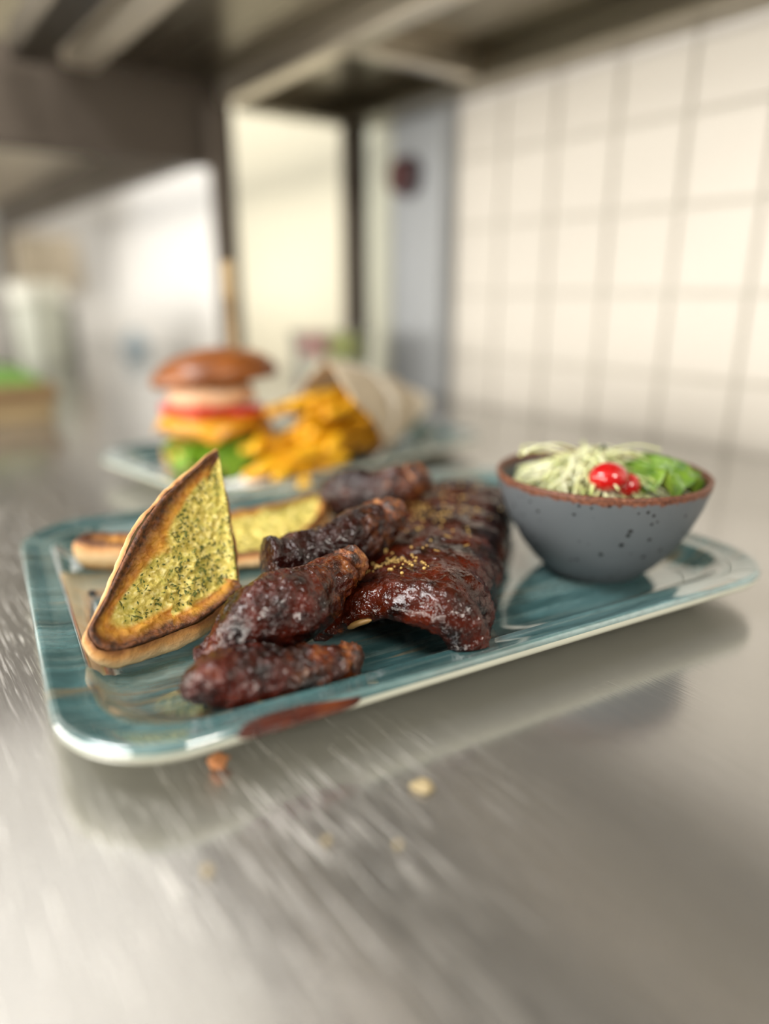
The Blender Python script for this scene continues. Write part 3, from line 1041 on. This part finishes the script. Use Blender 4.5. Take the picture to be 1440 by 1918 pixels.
# ------------------------------------------------------------------ burger
BU = (-.594, .252)
bg_ = thing('burger', (*BU, ZP), 'tall burger with tilted brown bun and wooden skewer', 'burger')
def bun_mat(name, lo, hi, rough=.35):
    t = NT(name, rough)
    t.color(t.mix(t.ramp(t.noise(30, 4), [(.3, 0), (.7, 1)]), lo, hi))
    t.bump(t.noise(120, 3), .2, .001)
    return t.m
wob = lambda amp, fr, sd: (lambda V: V + np.stack([V[:, 0] * 0, V[:, 1] * 0, amp * fbm(V, fr, 2, sd)], 1))
link('bottom_bun', lathe_mesh('bottom_bun', [(.0005, ZP), (.040, ZP), (.046, ZP + .006), (.047, ZP + .016), (.045, ZP + .021), (.0005, ZP + .022)], 64, BU, lambda V: V + .0006 * fbm(V, 60, 2, 3)[:, None]), bun_mat('bun_bottom', (.58, .27, .06), (.78, .44, .14)), bg_)
lt = lettuce('lettuce_leaf', (BU[0] + .018, BU[1] - .006, ZP + .013), math.radians(-35), .096, .046, 5, .007, .16)
link('lettuce_leaf', lt, leaf_mat('burger_lettuce', (.08, .21, .006), (.20, .36, .016)), bg_)
lt2 = lettuce('lettuce_leaf', (BU[0] + .026, BU[1] - .006, ZP + .014), math.radians(60), .062, .022, 9, .006, .14)
link('lettuce_leaf', lt2, bpy.data.materials['burger_lettuce'], bg_)
link('patty', lathe_mesh('patty', [(.0005, ZP + .030), (.043, ZP + .030), (.046, ZP + .034), (.046, ZP + .042), (.043, ZP + .046), (.0005, ZP + .046)], 64, BU, lambda V: V + .0012 * fbm(V, 90, 3, 5)[:, None]), bun_mat('patty_brown', (.16, .07, .01), (.45, .22, .02)), bg_)
def cheese_mesh():
    n = 30
    V, F = [], []
    for side in (0, 1):
        for i in range(n + 1):
            for j in range(n + 1):
                u, v = 2 * i / n - 1, 2 * j / n - 1
                a = math.radians(20)
                x, y = .050 * (u * math.cos(a) - v * math.sin(a)), .050 * (u * math.sin(a) + v * math.cos(a))
                r = math.hypot(x, y)
                z = ZP + .0485 - max(0, r - .042) * .62 - side * .003
                k = 1 if r < .047 else .047 / r * (1 + .25 * (r - .047) / .047)
                V.append((BU[0] + x * k, BU[1] + y * k, z))
    k = (n + 1) ** 2
    for i in range(n):
        for j in range(n):
            a = i * (n + 1) + j
            F += [(a, a + n + 1, a + n + 2, a + 1), (k + a, k + a + 1, k + a + n + 2, k + a + n + 1)]
    per = [(i * (n + 1)) for i in range(n + 1)] + [n * (n + 1) + j for j in range(1, n + 1)] + [i * (n + 1) + n for i in range(n - 1, -1, -1)] + [j for j in range(n - 1, 0, -1)]
    for a, b in zip(per, per[1:] + per[:1]):
        F.append((a, b, k + b, k + a))
    return fix(mesh('cheese_slice', V, F))
link('cheese_slice', cheese_mesh(), simple('cheese', (.60, .26, .006), .35, var=.08), bg_)
for dx, dy, dz in ((.016, .012, 0), (-.010, -.016, .001), (.012, -.012, .002)):
    link('tomato_slice', lathe_mesh('tomato_slice', [(.0005, ZP + .049 + dz), (.026, ZP + .049 + dz), (.0275, ZP + .051 + dz), (.0275, ZP + .0545 + dz), (.026, ZP + .056 + dz), (.0005, ZP + .0555 + dz)], 48, (BU[0] + dx, BU[1] + dy)), simple('tomato_flesh', (.55, .035, .018), .2), bg_)
link('onion_sauce', lathe_mesh('onion_sauce', [(.0005, ZP + .0575), (.034, ZP + .0575), (.0375, ZP + .061), (.037, ZP + .070), (.033, ZP + .074), (.0005, ZP + .075)], 64, (BU[0], BU[1] - .001), wob(.002, 60, 3)), bun_mat('pale_sauce', (.62, .34, .17), (.80, .52, .33)), bg_)
tb = lathe_mesh('top_bun', [(.0005, .0), (.048, .0005), (.0535, .003), (.0552, .007), (.0535, .0125), (.047, .0195), (.036, .0255), (.020, .0300), (.010, .0312), (.0005, .0315)], 72, (0, 0), lambda V: V + .0009 * fbm(V, 45, 2, 8)[:, None])
ax = Vector((.80, -.59, 0))   # towards the camera: dips at the right
tb.transform(Matrix.Translation((BU[0] + .002, BU[1] + .003, ZP + .073)) @ Matrix.Rotation(math.radians(7), 4, Vector((.80, -.59, 0))) @ Matrix.Rotation(math.radians(-4), 4, Vector((.59, .80, 0))))
link('top_bun', tb, bun_mat('bun_top', (.11, .028, .005), (.31, .095, .014)), bg_)
sk = lathe_mesh('skewer', [(.0005, -.09), (.0035, -.088), (.0038, 0), (.0038, .037), (.0055, .038), (.006, .044), (.006, .066), (.004, .070), (.0005, .070)], 20)
sk.transform(Matrix.Translation((BU[0] + .003, BU[1] + .021, ZP + .106)))
link('skewer', sk, simple('skewer_wood', (.34, .24, .12), .6, var=.15), bg_)

# ------------------------------------------------------------------ fries in a paper cone
pc = thing('paper_cone', (-.56, .40, ZP), 'cream paper cone lying on its side, full of fries', 'paper cone')
A0, A1 = np.array([-.632, .520, .036]), np.array([-.530, .345, .052])
def cone_mesh(name, A, B, r0, r1, f0=0, f1=2 * math.pi, th=.0012, tilt=0, seed=0, flap=0):
    A, B = np.array(A), np.array(B)
    T = (B - A) / np.linalg.norm(B - A)
    S = np.cross(T, [0, 0, 1.0])
    S /= np.linalg.norm(S)
    U = np.cross(S, T)
    n, m = 30, 64
    V, F = [], []
    for side in (0, 1):
        for i in range(n + 1):
            u = i / n
            for j in range(m + 1):
                a = f0 + (f1 - f0) * j / m
                r = (r0 + (r1 - r0) * u) - side * th
                ext = flap * max(0, math.cos(a - tilt)) ** 2 * u ** 3
                p = A + (B - A) * u + T * ext + S * r * math.cos(a) + U * r * math.sin(a) * .96
                V.append(p)
    V = np.array(V)
    V += .0018 * np.stack([fbm(V, 35, 2, seed), fbm(V, 35, 2, seed + 1), fbm(V, 35, 2, seed + 2)], 1)
    V[:, 2] = np.maximum(V[:, 2], ZP + .0006)
    k = (n + 1) * (m + 1)
    for i in range(n):
        for j in range(m):
            a = i * (m + 1) + j
            F += [(a, a + 1, a + m + 2, a + m + 1), (k + a, k + a + m + 1, k + a + m + 2, k + a + 1)]
    for j in range(m):
        F.append((n * (m + 1) + j, n * (m + 1) + j + 1, k + n * (m + 1) + j + 1, k + n * (m + 1) + j))
    for i in range(n):
        F.append((i * (m + 1), (i + 1) * (m + 1), k + (i + 1) * (m + 1), k + i * (m + 1)))
        F.append((i * (m + 1) + m, k + i * (m + 1) + m, k + (i + 1) * (m + 1) + m, (i + 1) * (m + 1) + m))
    return fix(mesh(name, V, F))
M_PAPER = simple('cream_paper', (.74, .68, .57), .7, var=.08, scale=30, bump=.0008)
M_PAPER_B = simple('brown_paper', (.46, .38, .27), .75, var=.12, scale=30, bump=.0008)
link('outer_sheet', cone_mesh('outer_sheet', A0, A1, .012, .050, seed=3), M_PAPER, pc)
link('folded_flap', cone_mesh('folded_flap', A0 + (A1 - A0) * .45, A1, .031, .0525, math.radians(60), math.radians(215), flap=.075, tilt=math.radians(140), seed=8), M_PAPER_B, pc)

def fry_mat():
    t = NT('fried_potato', .38, Subsurface_Weight=.0)
    t.color(t.ramp(t.noise(38, 3), [(.32, (.42, .14, .004)), (.48, (.66, .31, .005)), (.68, (.80, .46, .014))]))
    return t.m
M_FRY = fry_mat()
rr = np.random.default_rng(21)
axis = (A1 - A0) / np.linalg.norm(A1 - A0)
side_ = np.cross(axis, [0, 0, 1.0]); side_ /= np.linalg.norm(side_)
upv = np.cross(side_, axis)
base_fry = None
for k in range(58):
    lay = k / 57
    a = rr.uniform(0, 2 * math.pi)
    q = math.sqrt(rr.random()) * .034
    start = A1 - axis * rr.uniform(.02, .06) + side_ * q * math.cos(a) + upv * q * math.sin(a) * .9
    ln = rr.uniform(.065, .10)
    d = axis + side_ * rr.normal(0, .20) + np.array([-.10, -.18, rr.normal(-.16, .12)])
    if k >= 40:                                   # those that have slid out onto the platter
        start = np.array([rr.uniform(-.575, -.50), rr.uniform(.285, .345), rr.uniform(.020, .045)])
        ang = math.radians(rr.uniform(215, 330))
        d = np.array([math.cos(ang), math.sin(ang), -.12])
        ln = rr.uniform(.05, .075)
    d /= np.linalg.norm(d)
    p1 = start + d * ln
    if p1[2] < ZP + .005:
        p1[2] = ZP + .005
    start[2] = max(start[2], ZP + .005)
    mid = (start + p1) / 2 + np.array([0, 0, rr.uniform(-.002, .004)])
    w = rr.uniform(.0048, .0062)
    me = tube_mesh('french_fry', [start, mid, p1], [w, w * 1.05, w * .95], [w, w, w * .9], 10, 8, .0004, 200, k, 2, None, 12)
    own('french_fry', me, M_FRY, 'golden yellow french fry spilled onto the rear platter before the cone' if k >= 40 else 'golden yellow french fry sticking out of the cream paper cone', 'french fry', 'fries on the rear platter' if k >= 40 else 'fries in the paper cone')

def napkin():
    n = 26
    V, F = [], []
    for s in (0, 1):
        for i in range(n + 1):
            for j in range(n + 1):
                u, v = i / n - .5, j / n - .5
                a = math.radians(25)
                V.append((-.478 + .085 * u * math.cos(a) - .055 * v * math.sin(a), .243 + .085 * u * math.sin(a) + .055 * v * math.cos(a), 0))
    V = np.array(V)
    k = (n + 1) ** 2
    h = .003 + .0035 * np.abs(fbm(V[:k], 45, 3, 6))
    V[:k, 2] = ZP + .001 + h
    V[k:, 2] = ZP + .0004 + h
    for i in range(n):
        for j in range(n):
            a = i * (n + 1) + j
            F += [(a, a + n + 1, a + n + 2, a + 1), (k + a, k + a + 1, k + a + n + 2, k + a + n + 1)]
    per = [(i * (n + 1)) for i in range(n + 1)] + [n * (n + 1) + j for j in range(1, n + 1)] + [i * (n + 1) + n for i in range(n - 1, -1, -1)] + [j for j in range(n - 1, 0, -1)]
    for a, b in zip(per, per[1:] + per[:1]):
        F.append((a, b, k + b, k + a))
    return fix(mesh('paper_napkin', V, F))
own('paper_napkin', napkin(), simple('napkin_white', (.85, .86, .87), .7, var=.03), 'crumpled white paper napkin on the rear platter below the fries', 'napkin')

# clear tub of salad behind the cone
TU = (-.925, .585)
tu = thing('plastic_tub', (*TU, 0), 'clear plastic tub of pink and green salad behind the cone', 'tub')
tubm = NT('clear_plastic', .08, col=(.96, .97, .93), Transmission_Weight=.92, IOR=1.2).m
link('tub_wall', lathe_mesh('tub_wall', [(.0005, 0), (.050, 0), (.052, .003), (.060, .100), (.063, .101), (.063, .104), (.059, .104), (.0505, .004), (.0005, .003)], 64, TU), tubm, tu)
def lump(name, c, sx, sy, sz, seed, mat):
    me = ball(name, (0, 0, 0), 1, (1, 1, 1), seed)
    V = np.array([v.co[:] for v in me.vertices])
    V = V * (1 + .25 * fbm(V, 3, 3, seed))[:, None] * np.array([sx, sy, sz]) + np.array(c)
    me.vertices.foreach_set('co', V.ravel())
    me.update()
    link(name, me, mat, tu)
link('white_filling', lathe_mesh('white_filling', [(.0005, .0045), (.0485, .0045), (.055, .055), (.0005, .058)], 48, TU), simple('filling_pale', (.74, .74, .62), .6), tu)
lump('pink_salad', (TU[0] - .022, TU[1] - .014, .076), .026, .026, .020, 3, simple('radish_pink', (.46, .14, .14), .5, var=.4, scale=60))
lump('green_salad', (TU[0] + .020, TU[1] + .016, .078), .028, .028, .022, 6, simple('salad_green', (.34, .38, .06), .5, var=.4, scale=60))

# ------------------------------------------------------------------ sauce, crumbs, specks
def smear():
    c, ang = np.array([-.3115, .2243]), math.radians(82.37)
    u = np.array([math.cos(ang), math.sin(ang)])
    w = np.array([-u[1], u[0]])
    # runs along the front long rim (local y = -.1397) of the platter, over its edge
    prof = [(.006, .0199), (.0048, .0203), (.0034, .0208), (.0015, .0211), (0, .0203), (-.0006, .0185), (-.0004, .0168), (.0006, .0152), (.003, .0140)]
    n = 60
    V, F = [], []
    for i in range(n + 1):
        q = i / n
        x = -.126 + .046 * q
        g = math.sin(math.pi * q) ** .6
        k0 = (2.2 + 1.5 * math.sin(q * 9)) * (1 - g) * 1.2
        for j, (d, z) in enumerate(prof):
            f = j / (len(prof) - 1)
            lo, hi = .62 - .55 * g * (1 - q) - .1 * q, .62 + .38 * g
            ff = lo + (hi - lo) * f
            jj = ff * (len(prof) - 1)
            a = int(min(len(prof) - 2, jj))
            t = jj - a
            dd = prof[a][0] * (1 - t) + prof[a + 1][0] * t
            zz = prof[a][1] * (1 - t) + prof[a + 1][1] * t
            bow = 1 + .0022 * (1 - (x / .1761) ** 2)
            P = c + u * x - w * (.1365 * bow - dd + .0003)
            V.append((P[0], P[1], zz + .0004))
    m = len(prof)
    for i in range(n):
        for j in range(m - 1):
            F.append((i * m + j, (i + 1) * m + j, (i + 1) * m + j + 1, i * m + j + 1))
    me = fix(mesh('sauce_smear', V, F))
    md = NT('thin_sauce', .15, col=(.13, .025, .005), Coat_Weight=.5)
    md.color(md.ramp(md.noise(90, 3), [(.3, (.025, .004, .002)), (.55, (.075, .011, .002)), (.75, (.15, .036, .006))]))
    o = own('sauce_smear', me, md.m, 'brown barbecue sauce smeared over the front rim of the platter', 'sauce')
    md2 = o.modifiers.new('thickness', 'SOLIDIFY')
    md2.thickness = .0004
    md2.offset = 0
smear()
def crumb(c, r, mat, label, seed, sq=(1, 1, .7)):
    me = ball('bread_crumb', (0, 0, 0), 1, (1, 1, 1), seed)
    V = np.array([v.co[:] for v in me.vertices])
    V = V * (1 + .35 * fbm(V, 1.7, 3, seed))[:, None] * np.array(sq) * r
    V[:, 2] -= V[:, 2].min()
    V += np.array(c)
    me.vertices.foreach_set('co', V.ravel())
    me.update()
    own('bread_crumb', me, mat, label, 'crumb', 'crumbs on the worktop')
cr1, cr2 = simple('crumb_brown', (.36, .14, .045), .6, var=.3, scale=400), simple('crumb_pale', (.34, .27, .15), .6, var=.2, scale=400)
crumb((-.2045, .0787, .0001), .0034, cr1, 'reddish brown crumb on the worktop below the platter front corner', 1)
crumb((-.1539, .1295, .0001), .0028, cr2, 'pale flat crumb on the worktop in front of the platter, right of centre', 2, (1.2, 1.2, .35))
crumb((-.1521, .0908, .0001), .0011, cr2, 'tiny tan crumb in the middle of the worktop foreground', 3)
crumb((-.1379, .1071, .0001), .0010, cr2, 'tiny pale crumb just below the pale flat crumb', 4)
crumb((-.1622, .0568, .0001), .0014, cr2, 'tiny pale crumb alone in the left worktop foreground', 5)
sp = simple('char', (.02, .012, .01), .5)
def speck(c, r, label, seed):
    me = ball('char_speck', (0, 0, 0), 1, (1, 1, 1), seed)
    V = np.array([v.co[:] for v in me.vertices])
    V = V * (1 + .4 * fbm(V, 1.7, 3, seed))[:, None] * np.array((1.4, 1, .6)) * r
    V[:, 2] -= V[:, 2].min()
    me.vertices.foreach_set('co', (V + np.array(c)).ravel())
    me.update()
    own('char_speck', me, sp, label, 'crumb', 'char specks on the platter')
speck((-.3640, .0800, ZP), .0019, 'black char speck on the platter left of the upright toast', 1)
speck((-.2086, .1627, ZP), .0009, 'black char speck on the platter below the rib arch', 2)
